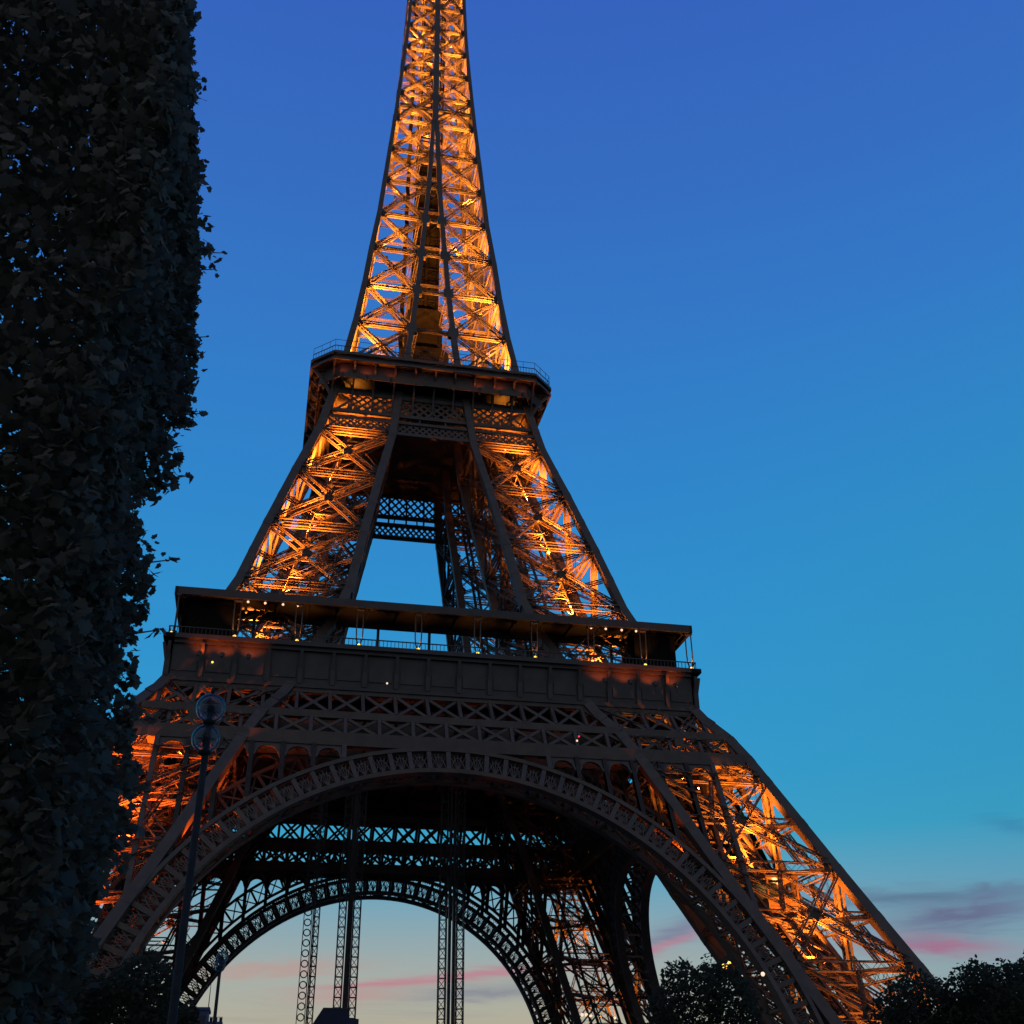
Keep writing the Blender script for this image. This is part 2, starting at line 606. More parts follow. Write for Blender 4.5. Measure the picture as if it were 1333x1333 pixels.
def build_legs():
    me_ch = leg_chords(W_LOW, LOWB, [2.6, 11.5, 17.6, 23.4, 29.2, 35.1, 41.0, 44, 47, 50, 54, 56.6], 1.25, 1.25)
    br = [leg_bracing(k, W_LOW, LOWB, LOW_NODES, 1.05, 1.1, 1.25).mesh('face_bracing', IRON) for k in range(4)]
    tr = lift_track(W_LOW, LOWB, 4, 56).mesh('lift_track', IRON)
    ti = inner_ties(W_LOW, LOWB, [11.5, 17.6, 23.4, 29.2, 35.1, 41.0, 47], 0.8)
    me_pb = []
    for p in face_points(W_LOW, LOWB, 1.5):
        pb = MB()
        x, y = p[0], p[1]
        s = 3.4
        pb.add([(x - s, y - s, 0), (x + s, y - s, 0), (x + s, y + s, 0), (x - s, y + s, 0),
                (x - s * .72, y - s * .72, 2.6), (x + s * .72, y - s * .72, 2.6), (x + s * .72, y + s * .72, 2.6), (x - s * .72, y + s * .72, 2.6)],
               [[3, 2, 1, 0], [4, 5, 6, 7], [0, 1, 5, 4], [1, 2, 6, 5], [2, 3, 7, 6], [3, 0, 4, 7]])
        me_pb.append(pb.mesh('pier_base', STONE))
    me_uc = leg_chords(W_UP, B_UP, [57.6, 63, 69.3, 75, 80.6, 86.2, 91.8, 97, 101.6, 106, 111.5], 1.15, 1.25)
    ub = [leg_bracing(k, W_UP, B_UP, UP_NODES, 1.0, 1.0, 1.15, mids=False).mesh('face_bracing', IRON) for k in range(4)]
    ut = lift_track(W_UP, B_UP, 58, 111).mesh('lift_track', IRON)
    ui = inner_ties(W_UP, B_UP, [63, 69.3, 75, 80.6, 86.2, 91.8, 101.6], 0.7)
    for q in range(4):
        leg = link('leg', None, tower, q * H90)
        for m in me_ch:
            link('edge_girder', m, leg)
        for m in br:
            link('face_bracing', m, leg)
        link('lift_track', tr, leg)
        for m in ti:
            link('cross_tie', m, leg)
        for m in me_pb:
            link('pier_base', m, leg)
        for h in (6.5, 18.6, 30.2, 42.0):
            a = axis(W_LOW, LOWB, h)
            d = unit(axis(W_LOW, LOWB, h + 8) - a)
            f = (0.6 if h < 10 else 0.75 if h < 20 else 1.0) if h < 40 else (0.55 if q in (0, 3) else 0.03)
            off = unit(V(a[0], a[1], 0))
            for s in (-1, 1):
                floodlight(leg, a + np.cross(d, off) * 3.6 * s + off * 1.2, unit(d + off * ((0.32 if q in (0, 3) else 0.45) if h < 40 else 0.6)), LOW_POWER[q] * 0.5 * f, SODIUM_LOW if q in (2, 3) or h > 35 else SODIUM_MID, 116 if h < 40 else 90)
        up = link('upper_leg', None, tower, q * H90)
        for m in me_uc:
            link('edge_girder', m, up)
        for m in ub:
            link('face_bracing', m, up)
        link('lift_track', ut, up)
        for m in ui:
            link('cross_tie', m, up)
        for h in (59.5, 70.5, 81.8, 93.0, 104.5):
            a = axis(W_UP, B_UP, h)
            d = unit(axis(W_UP, B_UP, h + 6) - a)
            f = 1.0 if h < 100 else 0.35
            off = unit(V(a[0], a[1], 0))
            floodlight(up, a + off * 1.6, unit(d + off * 0.6), UP_POWER[q] * f, SODIUM_MID, 108)


build_legs()


def arcade_lights():
    legs = [c for c in tower.children if c.name.split('.')[0] == 'leg']
    # two projectors low on the inner edge of each front leg, turned up at the arcade over the arch
    for (leg, rz, pts) in ((legs[0], 0, ((27.5, -44.5, 30.0, -0.5, 7000), (24.5, -43.2, 34.0, -0.6, 4000))),
                           (legs[3], -3 * H90, ((-29.5, -44.5, 29.0, 0.45, 15000), (-26.0, -43.2, 33.0, 0.5, 8000)))):
        for (x, y, h, ax, p) in pts:
            c, s_ = math.cos(rz), math.sin(rz)
            floodlight(leg, (x * c - y * s_, x * s_ + y * c, h), (ax * c - 0.05 * s_, ax * s_ + 0.05 * c, 1), p, SODIUM_LOW, 75)


arcade_lights()


# ---- face-plane helper: the front face of the lower tower leans inwards
def fp(x, h, off=0.0):
    return V(x, -W_LOW(h) + off, h)


FRONT = V(0, -1, 0)
ARC_C, ARC_R = 5.0, 35.0


def arc_pt(r, a, off=0.0):
    """a measured from the crown"""
    return fp(r * math.sin(a), ARC_C + r * math.cos(a), off)


def arch_mesh():
    rims, lat, arcs = [MB(), MB()], MB(), [MB(), MB(), MB(), MB()]
    amax = R(84)
    n = 72
    an = [-amax + 2 * amax * i / n for i in range(n + 1)]
    for rim, off, wide in ((rims[0], 0.0, 1.0), (rims[1], 4.6, 0.8)):
        for a0, a1 in zip(an[:-1], an[1:]):
            rim.bar(arc_pt(ARC_R, a0, off), arc_pt(ARC_R, a1, off), FRONT, 0.5, 1.5 * wide)
            rim.bar(arc_pt(ARC_R + 3.0, a0, off), arc_pt(ARC_R + 3.0, a1, off), FRONT, 0.45, 1.1 * wide)
    m = 46
    cells = [-amax + 2 * amax * i / m for i in range(m + 1)]
    for off in (0.0, 4.6):
        for a0, a1 in zip(cells[:-1], cells[1:]):
            lat.bar(arc_pt(ARC_R + 0.2, a0, off), arc_pt(ARC_R + 2.8, a0, off), FRONT, 0.55, 0.7)
            mid = 0.5 * (a0 + a1)
            root = arc_pt(ARC_R + 0.3, mid, off)
            for t in (-0.36, -0.19, 0, 0.19, 0.36):
                lat.bar(root, arc_pt(ARC_R + 2.5 - abs(t) * 1.3, mid + (a1 - a0) * t, off), FRONT, 0.11, 0.12)
            pr = [arc_pt(ARC_R + 0.5 + 1.6 * math.sin(math.pi * k / 8), a0 + (a1 - a0) * (0.12 + 0.76 * k / 8), off) for k in range(9)]
            for p, q in zip(pr[:-1], pr[1:]):
                lat.bar(p, q, FRONT, 0.12, 0.12)
            for k in range(6):                                         # small rings under the outer rim
                p = arc_pt(ARC_R + 2.55, a0 + (a1 - a0) * (k + .5) / 6, off)
                q = arc_pt(ARC_R + 2.85, a0 + (a1 - a0) * (k + .5) / 6, off)
                lat.bar(p, q, FRONT, 0.16, 0.12)
    for a0, a1 in zip(cells[:-1], cells[1:]):                          # laced second ring over the inner arch
        r0, r1 = ARC_R + 3.9, ARC_R + 6.6
        for r in (r0, r1):
            if ARC_C + r * math.cos(0.5 * (a0 + a1)) < 42.6:
                lat.bar(arc_pt(r, a0, 4.6), arc_pt(r, a1, 4.6), FRONT, 0.4, 0.6)
        if ARC_C + r1 * math.cos(0.5 * (a0 + a1)) < 43.4 and abs(r1 * math.sin(a0)) < 36:
            lat.bar(arc_pt(r0, a0, 4.6), arc_pt(r1, a0, 4.6), FRONT, 0.35, 0.4)
            lat.bar(arc_pt(r0, a0, 4.6), arc_pt(r1, a1, 4.6), FRONT, 0.2, 0.2)
            lat.bar(arc_pt(r0, a1, 4.6), arc_pt(r1, a0, 4.6), FRONT, 0.2, 0.24)
    for a in cells[::2]:                                               # struts across the depth of the arch
        for r in (ARC_R, ARC_R + 3.0):
            lat.bar(arc_pt(r, a, 0.5), arc_pt(r, a, 4.2), (0, 0, 1), 0.3, 0.3)
    for a0, a1 in zip(cells[:-2:2], cells[2::2]):
        lat.bar(arc_pt(ARC_R, a0, 0.5), arc_pt(ARC_R, a1, 4.2), (0, 0, 1), 0.18, 0.18)
        lat.bar(arc_pt(ARC_R, a0, 4.2), arc_pt(ARC_R, a1, 0.5), (0, 0, 1), 0.18, 0.18)
    # arcade between the arch and the girder
    top = 42.9
    step = 3.6
    xs = [(-9.5 + i) * step for i in range(20)]
    for pair, off in zip((arcs[:2], arcs[2:]), (0.0, 4.6)):
        for x0, x1 in zip(xs[:-1], xs[1:]):
            xm = 0.5 * (x0 + x1)
            arc = pair[0 if xm < 0 else 1]

            def ext(x):
                r = ARC_R + 3.2
                return ARC_C + math.sqrt(max(0, r * r - x * x)) if abs(x) < r else ARC_C
            if top - max(ext(x0), ext(x1)) < 0.9:
                continue
            for x in (x0, x1):
                arc.bar(fp(x, ext(x), off), fp(x, top, off), FRONT, 0.55, 0.7)
            hw = step / 2 - 0.25
            room = top - ext(xm)
            rise = min(hw, room * 0.6)
            K = 8
            for k in range(K):
                u0, u1 = -1 + 2 * k / K, -1 + 2 * (k + 1) / K
                z0 = top - 0.35 - rise + rise * math.sqrt(max(0, 1 - u0 * u0))
                z1 = top - 0.35 - rise + rise * math.sqrt(max(0, 1 - u1 * u1))
                p0, p1 = fp(xm + hw * u0, z0, off), fp(xm + hw * u1, z1, off)
                arc.bar(p0, p1, FRONT, 0.2, 0.6)
                a0_, a1_ = fp(xm + hw * u0, top, off), fp(xm + hw * u1, top, off)
                e = FRONT * 0.12
                arc.add([p0 + e, p1 + e, a1_ + e, a0_ + e, p0 - e, p1 - e, a1_ - e, a0_ - e],
                        [[0, 1, 2, 3], [7, 6, 5, 4], [0, 4, 5, 1], [1, 5, 6, 2], [2, 6, 7, 3], [3, 7, 4, 0]])
    return [r.mesh('arch_ring', IRON) for r in rims], lat.mesh('arch_lattice', IRON), [a.mesh('arcade', IRON) for a in arcs]


def girder_mesh():
    """the lattice girder between the legs under the first floor, two rows of crosses"""
    mb = MB()

    def row(h0, h1, step, off, w=0.36):
        xm = W_LOW(0.5 * (h0 + h1)) - 0.8
        n = int(round(2 * xm / step))
        xs = [-xm + 2 * xm * i / n for i in range(n + 1)]
        for i, x in enumerate(xs):
            mb.bar(fp(x, h0, off), fp(x, h1, off), FRONT, 0.42, 0.6)
            if i < n:
                x1 = xs[i + 1]
                mb.bar(fp(x + .2, h0, off), fp(x1 - .2, h1, off), FRONT, w, 0.3)
                mb.bar(fp(x + .2, h1, off), fp(x1 - .2, h0, off), FRONT, w, 0.34)

    for off in (0.0, 4.6):
        for (h, w, d) in ((43.7, 1.6, 1.3), (47.4, 0.9 if not off else 1.5, 1.0), (51.6, 0.9, 1.0)):
            x = W_LOW(h) - 0.7
            mb.bar(fp(-x, h, off), fp(x, h, off), FRONT, w, d)
        row(44.5, 47.0, 4.1, off)
        if off:
            row(44.5, 47.0, 1.9, off + 0.5, 0.3)
        row(47.9, 51.2, 4.1, off)
    n = 17
    for i in range(n + 1):
        x = -34 + 68 * i / n
        for h in (43.7, 47.4, 51.6):
            if abs(x) < W_LOW(h) - 1:
                mb.bar(fp(x, h, 0.6), fp(x, h, 4.1), (0, 0, 1), 0.35, 0.5)
    return mb.mesh('girder', IRON)


def first_floor():
    # deck: a square ring around the open well
    mb = MB()
    h0, h1, a, b = 55.9, 57.0, 34.4, 12.0
    for s in (-1, 1):
        mb.box(-a, a, s * b, s * a, h0, h1)
        mb.box(s * b, s * a, -b, b, h0 + 0.003, h1 - 0.003)
    for i in range(-8, 9):                                              # floor beams underneath
        x = i * 4.1
        mb.bar((x, -34, 55.5), (x, -12.2, 55.5), (0, 0, 1), 0.4, 0.79)
        mb.bar((x, 12.2, 55.5), (x, 34, 55.5), (0, 0, 1), 0.4, 0.79)
    deck = mb.build('first_floor', FLOOR, tower)
    # frieze wall
    fm = MB()
    fm.box(-34.9, 34.9, -34.9, -34.45, 52.2, 56.6)
    fm.box(-35.3, 35.3, -35.3, -34.35, 56.6, 57.1)
    fm.box(-35.75, 35.75, -35.75, -34.3, 57.1, 57.7)
    fm.box(-35.2, 35.2, -35.15, -34.4, 51.7, 52.2)
    for i in range(18):
        x = -34.85 + 69.7 * i / 17
        fm.box(x - 0.28, x + 0.28, -35.25, -34.9, 52.2, 55.0)
        P = [(-34.9, 53.4), (-35.25, 55.0), (-35.6, 56.6)]
        for (y0, z0), (y1, z1) in zip(P[:-1], P[1:]):
            fm.bar((x, y0, z0), (x, y1, z1), FRONT, 0.4, 0.35)
    for i in range(17):
        x = -34.85 + 69.7 * (i + .5) / 17
        fm.box(x - 1.5, x + 1.5, -35.02, -34.9, 53.0, 54.6)
    me_f = fm.mesh('frieze', IRON_DK)
    # console strips tying the leg edges into the wall
    rm = MB()
    rm.bar((-35.2, -35.2, 58.75), (35.2, -35.2, 58.75), FRONT, 0.12, 0.16)
    rm.bar((-35.2, -35.2, 57.85), (35.2, -35.2, 57.85), FRONT, 0.08, 0.12)
    for i in range(141):
        x = -35.2 + 70.4 * i / 140
        rm.bar((x, -35.2, 57.7), (x, -35.2, 58.7), FRONT, 0.07, 0.07)
    me_r = rm.mesh('railing', IRON_DK)
    rf = MB()
    rf.box(-35.0, 35.0, -35.0, -29.2, 63.75, 64.1)
    rf.box(-35.2, 35.2, -35.2, -34.8, 63.3, 64.35)
    rf.box(-29.6, 29.6, -29.4, -29.0, 62.9, 63.9)
    for i in range(18):
        x = -34.2 + 68.4 * i / 17
        rf.box(x - 0.12, x + 0.12, -34.8, -29.4, 63.4, 63.75)
    me_rf = rf.mesh('gallery_roof', IRON_DK)
    pp = MB()                                                           # rear posts of the gallery
    for x in (-25, -17, -8.3, -1.2, 8.3, 17, 25):
        pp.box(x - 0.18, x + 0.18, -29.4, -29.1, 57.0, 63.0)
    me_pp = pp.mesh('rear_posts', IRON_DK)
    cm = MB()                                                           # twin column with its lamp cup
    for s in (-1, 1):
        cm.tube([(s * 0.12, 0, 58.2), (s * 0.34, 0, 58.9), (s * 0.42, 0, 60), (s * 0.42, 0, 63.3)], [0.09, 0.10, 0.09, 0.09], 8)
    cm.lathe([(0.05, 0), (0.22, 0.12), (0.30, 0.45), (0.34, 0.5), (0.30, 0.55)], (0, 0, 57.75), 12)
    cm.box(-0.55, 0.55, -0.3, 0.3, 63.05, 63.3)
    me_c = cm.mesh('gallery_column', IRON)
    lb = MB()
    ball(lb, (0, -0.3, 58.0), 0.24, 10, 6)
    me_lb = lb.mesh('column_lamp', BULB_Y)
    pv = MB()                                                           # corner pavilion
    pv.box(27.2, 33.2, -33.2, -27.2, 57.0, 63.2)
    pv.box(26.9, 33.5, -33.5, -26.9, 63.2, 63.6)
    for i in range(4):
        pv.box(27.9 + i * 1.45, 28.2 + i * 1.45, -33.32, -33.2, 57.2, 63.1)
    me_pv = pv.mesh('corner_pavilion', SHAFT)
    wl = MB()
    for x in (-25.9, -23.7, -21.4, -19.5, 20.6, 22.7, 25.0, 27.1):
        ball(wl, (x, -34.6, 63.12), 0.17, 8, 5)
    me_wl = wl.mesh('roof_lamps', BULB_W)
    gm = girder_mesh()
    am, alm, acm = arch_mesh()
    for q in range(4):
        rz = q * H90
        link('frieze', me_f, deck, rz)
        link('railing', me_r, deck, rz)
        rfo = link('gallery_roof', me_rf, deck, rz)
        link('rear_posts', me_pp, deck, rz)
        link('corner_pavilion', me_pv, deck, rz)
        if q == 0:
            link('roof_lamps', me_wl, deck, rz)
        link('girder', gm, tower, rz)
        ar = link('arch', None, tower, rz)
        for m in am:
            link('arch_ring', m, ar)
        link('arch_lattice', alm, ar)
        for m in acm:
            link('arcade', m, ar)
        cs, sn = math.cos(rz), math.sin(rz)
        for x in (-27.1, -19.2, -11.2, -3.4, 4.6, 12.5, 20.5, 28.0, 34.7):
            y = -34.6
            c = link('gallery_column', me_c, deck, rz, (x * cs - y * sn, x * sn + y * cs, 0))
            if q in (0, 1, 3):
                link('column_lamp', me_lb, deck, rz, (x * cs - y * sn, x * sn + y * cs, 0))
            if q == 0:
                e = abs(x) / 30
                spot('column_lamp_light', c, (0, -0.1, 58.65), (0, 0.03, 1), 400 + 600 * e, (1.0, 0.33, 0.04), 100, 0.08)
    for x in (-31, -28.2, -25, 21.5, 25, 28.5, 31.5):                   # little projectors on the frieze ledge, near the corners
        floodlight(deck, (x, -36.5, 55.0), (0.12 if x < 0 else -0.12, 0.6, 1), 620, SODIUM_LOW, 110)
    # small lamps hung in the girder and on the frieze
    for (p, m, nm) in (((-7.6, -37.9, 51.9), BULB_W, 'white_signal_lamp'), ((16.6, -40.3, 45.6), BULB_R, 'red_signal_lamp'), ((16.3, -40.4, 45.0), BULB_W, 'white_signal_lamp'),
                       ((-29.4, -35.3, 54.2), BULB_Y, 'frieze_lamp')):
        lm = MB()
        ball(lm, p, 0.13, 12, 8)
        lm.build(nm, m, deck)


first_floor()


# ---- second floor
def octa(half, cut):
    f = half - cut
    return [(-f, -half), (f, -half), (half, -f), (half, f), (f, half), (-f, half), (-half, f), (-half, -f)]


def prism(mb, outer, z0, z1):
    n = len(outer)
    vs = [(x, y, z0) for x, y in outer] + [(x, y, z1) for x, y in outer]
    fs = [list(range(n))[::-1], list(range(n, 2 * n))] + [[i, (i + 1) % n, n + (i + 1) % n, n + i] for i in range(n)]
    mb.add(vs, fs)


def second_floor():
    mb = MB()
    prism(mb, octa(20.3, 3.5), 114.6, 115.5)
    prism(mb, octa(16.6, 0.8), 110.6, 111.4)
    deck = mb.build('second_floor', FLOOR, tower)
    fa = MB()
    o = octa(20.5, 3.5)
    for i in range(8):
        a, b = V(*o[i], 0), V(*o[(i + 1) % 8], 0)
        n = unit(np.cross(b - a, V(0, 0, 1)))
        fa.bar(a + V(0, 0, 115.55), b + V(0, 0, 115.55), n, 0.5, 0.5)
        fa.bar(a + V(0, 0, 114.35), b + V(0, 0, 114.35), n, 0.35, 0.35)
        i1, i2 = a * 0.93, b * 0.93
        fa.bar(i1 + V(0, 0, 113.0), i2 + V(0, 0, 113.0), n, 2.6, 0.2)
        s0, s1 = a * 0.985, b * 0.985
        fa.bar(s0 + V(0, 0, 115.0), s1 + V(0, 0, 115.0), n, 0.8, 0.15)
    fa.build('fascia', IRON, deck)
    # curved console brackets round the floor
    br = MB()
    P = [(-16.5, 104.5), (-16.7, 107.5), (-17.4, 110.2), (-18.7, 112.5), (-20.2, 114.2)]
    for (y0, z0), (y1, z1) in zip(P[:-1], P[1:]):
        br.bar((0, y0, z0), (0, y1, z1), (1, 0, 0), 0.45, 0.3)
    br.bar((0, -17.0, 110.9), (0, -17.0, 114.1), (1, 0, 0), 0.25, 0.25)
    br.bar((0, -17.2, 114.05), (0, -20.2, 114.05), (1, 0, 0), 0.25, 0.25)
    me_b = br.mesh('console_bracket', IRON)
    ga = MB()                                                            # lattice girders between and across the legs
    W = W_UP

    def gp(x, h):
        return V(x, -W(h) + 0.1, h)

    for (h, w) in ((102.1, 0.55), (104.6, 0.5), (106.1, 0.55), (110.3, 0.7)):
        x = W(h) - 0.5
        ga.bar(gp(-x, h), gp(x, h), FRONT, w, 0.8)
    for (h0, h1, step, w) in ((102.3, 104.4, 1.05, 0.3), (106.3, 110.0, 1.4, 0.34)):
        x = W(h1) - 0.5
        n = int(2 * x / step)
        dx = (h1 - h0)
        for i in range(-3, n + 3):
            for s in (-1, 1):
                xa = -x + 2 * x * i / n
                xb = xa + s * dx
                if -x <= xa <= x and -x <= xb <= x:
                    ga.bar(gp(xa, h0), gp(xb, h1), FRONT, w, 0.16 + 0.04 * s)
    for x in (-W(104.6) + 11.3, W(104.6) - 11.3, -2.3, 2.3):
        ga.bar(gp(x, 104.6), gp(x * 0.9, 106.1), FRONT, 0.22, 0.3)
    me_g = ga.mesh('lattice_girder', IRON)
    ra = MB()
    ra.bar((-17, -20.4, 117.0), (17, -20.4, 117.0), FRONT, 0.1, 0.1)
    ra.bar((17, -20.4, 117.0), (20.4, -17, 117.0), FRONT, 0.1, 0.1)
    ra.bar((-17, -20.4, 118.2), (17, -20.4, 118.2), FRONT, 0.06, 0.06)
    ra.bar((17, -20.4, 118.2), (20.4, -17, 118.2), FRONT, 0.06, 0.06)
    for i in range(69):
        x = -17 + 34 * i / 68
        ra.bar((x, -20.4, 115.8), (x, -20.4, 118.2 if i % 4 == 0 else 117.0), FRONT, 0.06, 0.06)
    for i in range(1, 9):
        t = i / 8
        ra.bar((17 + 3.4 * t, -20.4 + 3.4 * t, 115.8), (17 + 3.4 * t, -20.4 + 3.4 * t, 118.2 if i % 3 == 0 else 117.0), FRONT, 0.06, 0.06)
    me_r = ra.mesh('railing', IRON_DK)
    cb = MB()                                                            # low pavilion on the floor; upper tiers added to keep the spire core dark
    prism(cb, octa(8.2, 2.2), 115.5, 119.4)
    prism(cb, octa(8.8, 2.2), 119.4, 119.9)
    prism(cb, octa(6.6, 1.8), 119.9, 124.5)
    prism(cb, octa(4.6, 1.4), 124.5, 131.0)
    prism(cb, octa(3.4, 1.0), 131.0, 141.0)
    for i in range(12):
        x = -5.6 + 11.2 * i / 11
        cb.box(x - 0.12, x + 0.12, -8.36, -8.2, 115.6, 119.3)
    cb.build('pavilion_and_dark_core', SHAFT, deck)
    for q in range(4):
        rz = q * H90
        cs, sn = math.cos(rz), math.sin(rz)
        link('lattice_girder', me_g, deck, rz)
        link('railing', me_r, deck, rz)
        for x in [-16.9 + 3.38 * i for i in range(11)]:
            link('console_bracket', me_b, deck, rz, (x * cs, x * sn, 0))
        link('console_bracket', me_b, deck, rz + H90 / 2, (0, 0, 0) if False else (2.2 * math.cos(rz - H90 / 2), 2.2 * math.sin(rz - H90 / 2), 0))
        if q == 0:
            for x, p in ((-15.5, 150), (-11.5, 190), (-7.5, 90), (7.5, 110), (11.0, 150), (15.0, 60)):
                floodlight(deck, (x, -19.75, 112.2), (0, 0.05, 1), p, SODIUM_LOW, 140)
            for x, p in ((-11.5, 1500), (11.5, 900)):
                floodlight(deck, (x, -17.0, 105.0), (0, 0.9, 1), p, SODIUM_LOW, 110)
        if q == 3:
            for x, p in ((6.0, 150), (13.0, 260)):
                floodlight(deck, (-17.9, -x, 104.5), (-0.15, 0, 1), p * 4, SODIUM_LOW, 120)


second_floor()

# ---- the spire above
SP_NODES = [117.5, 127.5, 137.4, 147.2, 156.9, 166.4, 175.9, 185.6, 194.2, 202.1, 210.0, 217.7, 225.3, 232.6, 240, 247, 254, 261, 268, 275]


def spire():
    hs = [111.4] + SP_NODES
    sp = link('spire', None, tower)
    for sx in (-1, 1):
        for sy in (-1, 1):
            mb = MB()
            for h0, h1 in zip(hs[:-1], hs[1:]):
                c = float(np.interp(h0, [112, 190, 276], [1.1, 0.75, 0.6]))
                mb.bar((sx * W_SP(h0), sy * W_SP(h0), h0), (sx * W_SP(h1), sy * W_SP(h1), h1), (0, 1, 0), c, c)
            mb.build('edge_girder', IRON, sp)
    f = MB()
    n = FRONT
    cens = [MB(), MB(), MB()]
    for i, h in enumerate(SP_NODES):
        s = float(np.interp(h, [117, 190, 276], [0.8, 0.58, 0.4]))
        d = float(np.interp(h, [117, 190, 276], [0.85, 0.7, 0.5]))
        for sg in (-1, 1):
            def at(hh, t):
                a, b = W_SP(hh) - 0.45, C_SP(hh) + 0.3
                return V(sg * (a + (b - a) * t), -W_SP(hh), hh)
            f.truss(at(h, 0), at(h, 1), n, s * 0.85, d, 0.14, 0.07, 1.2)
            p = at(h, 0)
            f.bar(p + V(0, 0, -0.9), p + V(0, 0, 0.9), n, 1.1, d * 0.6)
            if i + 1 < len(SP_NODES):
                h2 = SP_NODES[i + 1]
                e = 0.35
                f.truss(at(h + e, 0), at(h2 - e, 1), n, s, d * 0.9, 0.14, 0.07, 1.2)
                f.truss(at(h + e, 1), at(h2 - e, 0), n, s, d * 0.78, 0.14, 0.07, 1.2)
                w = float(np.interp(h, [117, 190, 276], [0.95, 0.8, 0.6]))
                if h > 180:                                            # higher up the two centre chords are one
                    if sg > 0:
                        cens[2].bar(V(0, -W_SP(h), h), V(0, -W_SP(h2), h2), n, w * 1.5, w)
                        cens[2].bar(V(0, -W_SP(h2), h2 - 1.0), V(0, -W_SP(h2), h2 + 1.0), n, w * 2.2, w * 1.1)
                    continue
                cen = cens[0] if sg < 0 else cens[1]
                cen.bar(V(sg * C_SP(h), -W_SP(h), h), V(sg * C_SP(h2), -W_SP(h2), h2), n, w, w)
                cen.bar(V(sg * C_SP(h2), -W_SP(h2), h2 - 1.0), V(sg * C_SP(h2), -W_SP(h2), h2 + 1.0), n, w * (1.9 if h2 < 160 else 1.12), w * 1.1)
        if 120 < h < 180:                                              # cross pieces between the centre chords
            f.truss(V(-C_SP(h), -W_SP(h), h), V(C_SP(h), -W_SP(h), h), n, 0.5, 0.6, 0.12, 0.06, 1.2)
    me_f, me_c = f.mesh('face_bracing', IRON), [c.mesh('centre_chord', IRON) for c in cens]
    for q in range(4):
        link('face_bracing', me_f, sp, q * H90)
        for m in me_c:
            link('centre_chord', m, sp, q * H90)
    lf = MB()                                                            # lift shaft and stair tower in the core
    for h in range(116, 274, 4):
        r = 2.3
        for sx in (-1, 1):
            for sy in (-1, 1):
                lf.bar((sx * r, sy * r, h), (sx * r, sy * r, h + 4), (0, 1, 0), 0.35, 0.35)
        for (a, b) in (((-r, -r), (r, -r)), ((r, -r), (r, r)), ((r, r), (-r, r)), ((-r, r), (-r, -r))):
            lf.bar(a + (h,), b + (h,), (0, 0, 1), 0.2, 0.25)
            lf.bar(a + (h,), b + (h + 4,), (0, 0, 1), 0.16, 0.16)
        lf.bar((0, -r, h), (0, -r, h + 4), (0, 1, 0), 0.5, 0.3)
        if h < 180:
            for s in (-1, 1):
                lf.box(-2.1, 2.1, s * 2.2 - 0.04, s * 2.2 + 0.04, h + 0.2, h + 3.7)
                lf.box(s * 2.2 - 0.04, s * 2.2 + 0.04, -2.1, 2.1, h + 0.2, h + 3.7)
        s = 1 if (h // 4) % 2 else -1
        lf.bar((-4.2, -1.2 * s, h), (-4.2, 1.2 * s, h + 4), (0, 0, 1), 0.8, 0.1)
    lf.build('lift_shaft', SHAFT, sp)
    rg = MB()                                                            # horizontal diaphragm rings
    for h in SP_NODES[:-1]:
        w = W_SP(h) - 0.4
        for (a, b) in (((-w, -w), (w, w)), ((-w, w), (w, -w))):
            m = 2.6 / w
            A, B = np.array(a), np.array(b)
            rg.truss(V(*A, h), V(*(A * m), h), V(0, 0, 1), 0.6, 0.35, 0.1, 0.06, 1.2)
            rg.truss(V(*B, h), V(*(B * m), h), V(0, 0, 1), 0.6, 0.35, 0.1, 0.06, 1.2)
        for s in (-1, 1):
            rg.truss(V(-w, s * 2.8, h), V(w, s * 2.8, h), V(0, 0, 1), 0.5, 0.3, 0.1, 0.06, 1.2)
            rg.truss(V(s * 2.8, -w, h), V(s * 2.8, w, h), V(0, 0, 1), 0.5, 0.3, 0.1, 0.06, 1.2)
    rg.build('diaphragms', IRON, sp)
    ip = MB()                                                            # intermediate platform with haunches
    w = W_SP(190) - 0.6
    for s in (-1, 1):
        ip.box(-w, w, s * w - 0.5, s * w + 0.5, 190.6, 191.1)
        ip.box(s * w - 0.5, s * w + 0.5, -w + 0.5, w - 0.5, 190.597, 191.097)
    for s in (-1, 1):
        for k in range(8):
            t0, t1 = math.pi * k / 8, math.pi * (k + 1) / 8
            for yy in (-w, w):
                ip.bar((s * w * 0.5 + w * 0.46 * math.cos(t0), yy, 187.2 + 3.2 * math.sin(t0)), (s * w * 0.5 + w * 0.46 * math.cos(t1), yy, 187.2 + 3.2 * math.sin(t1)), FRONT, 0.4, 0.6)
                ip.bar((yy, s * w * 0.5 + w * 0.46 * math.cos(t0), 187.2 + 3.2 * math.sin(t0)), (yy, s * w * 0.5 + w * 0.46 * math.cos(t1), 187.2 + 3.2 * math.sin(t1)), (1, 0, 0), 0.4, 0.6)
    ip.build('middle_platform', IRON, sp)
    tp = MB()                                                            # top gallery, dome and mast (above the picture)
    prism(tp, octa(8.2, 2.0), 275.6, 276.4)
    prism(tp, octa(7.2, 2.0), 276.4, 280.0)
    prism(tp, octa(8.4, 2.0), 280.0, 280.5)
    prism(tp, octa(4.5, 1.2), 280.5, 286.0)
    tp.lathe([(4.4, 0), (4.0, 2), (2.6, 4.2), (1.2, 5.4), (0.9, 8), (0.5, 14), (0.25, 26)], (0, 0, 286.0), 16)
    tp.build('top_gallery', IRON_DK, sp)
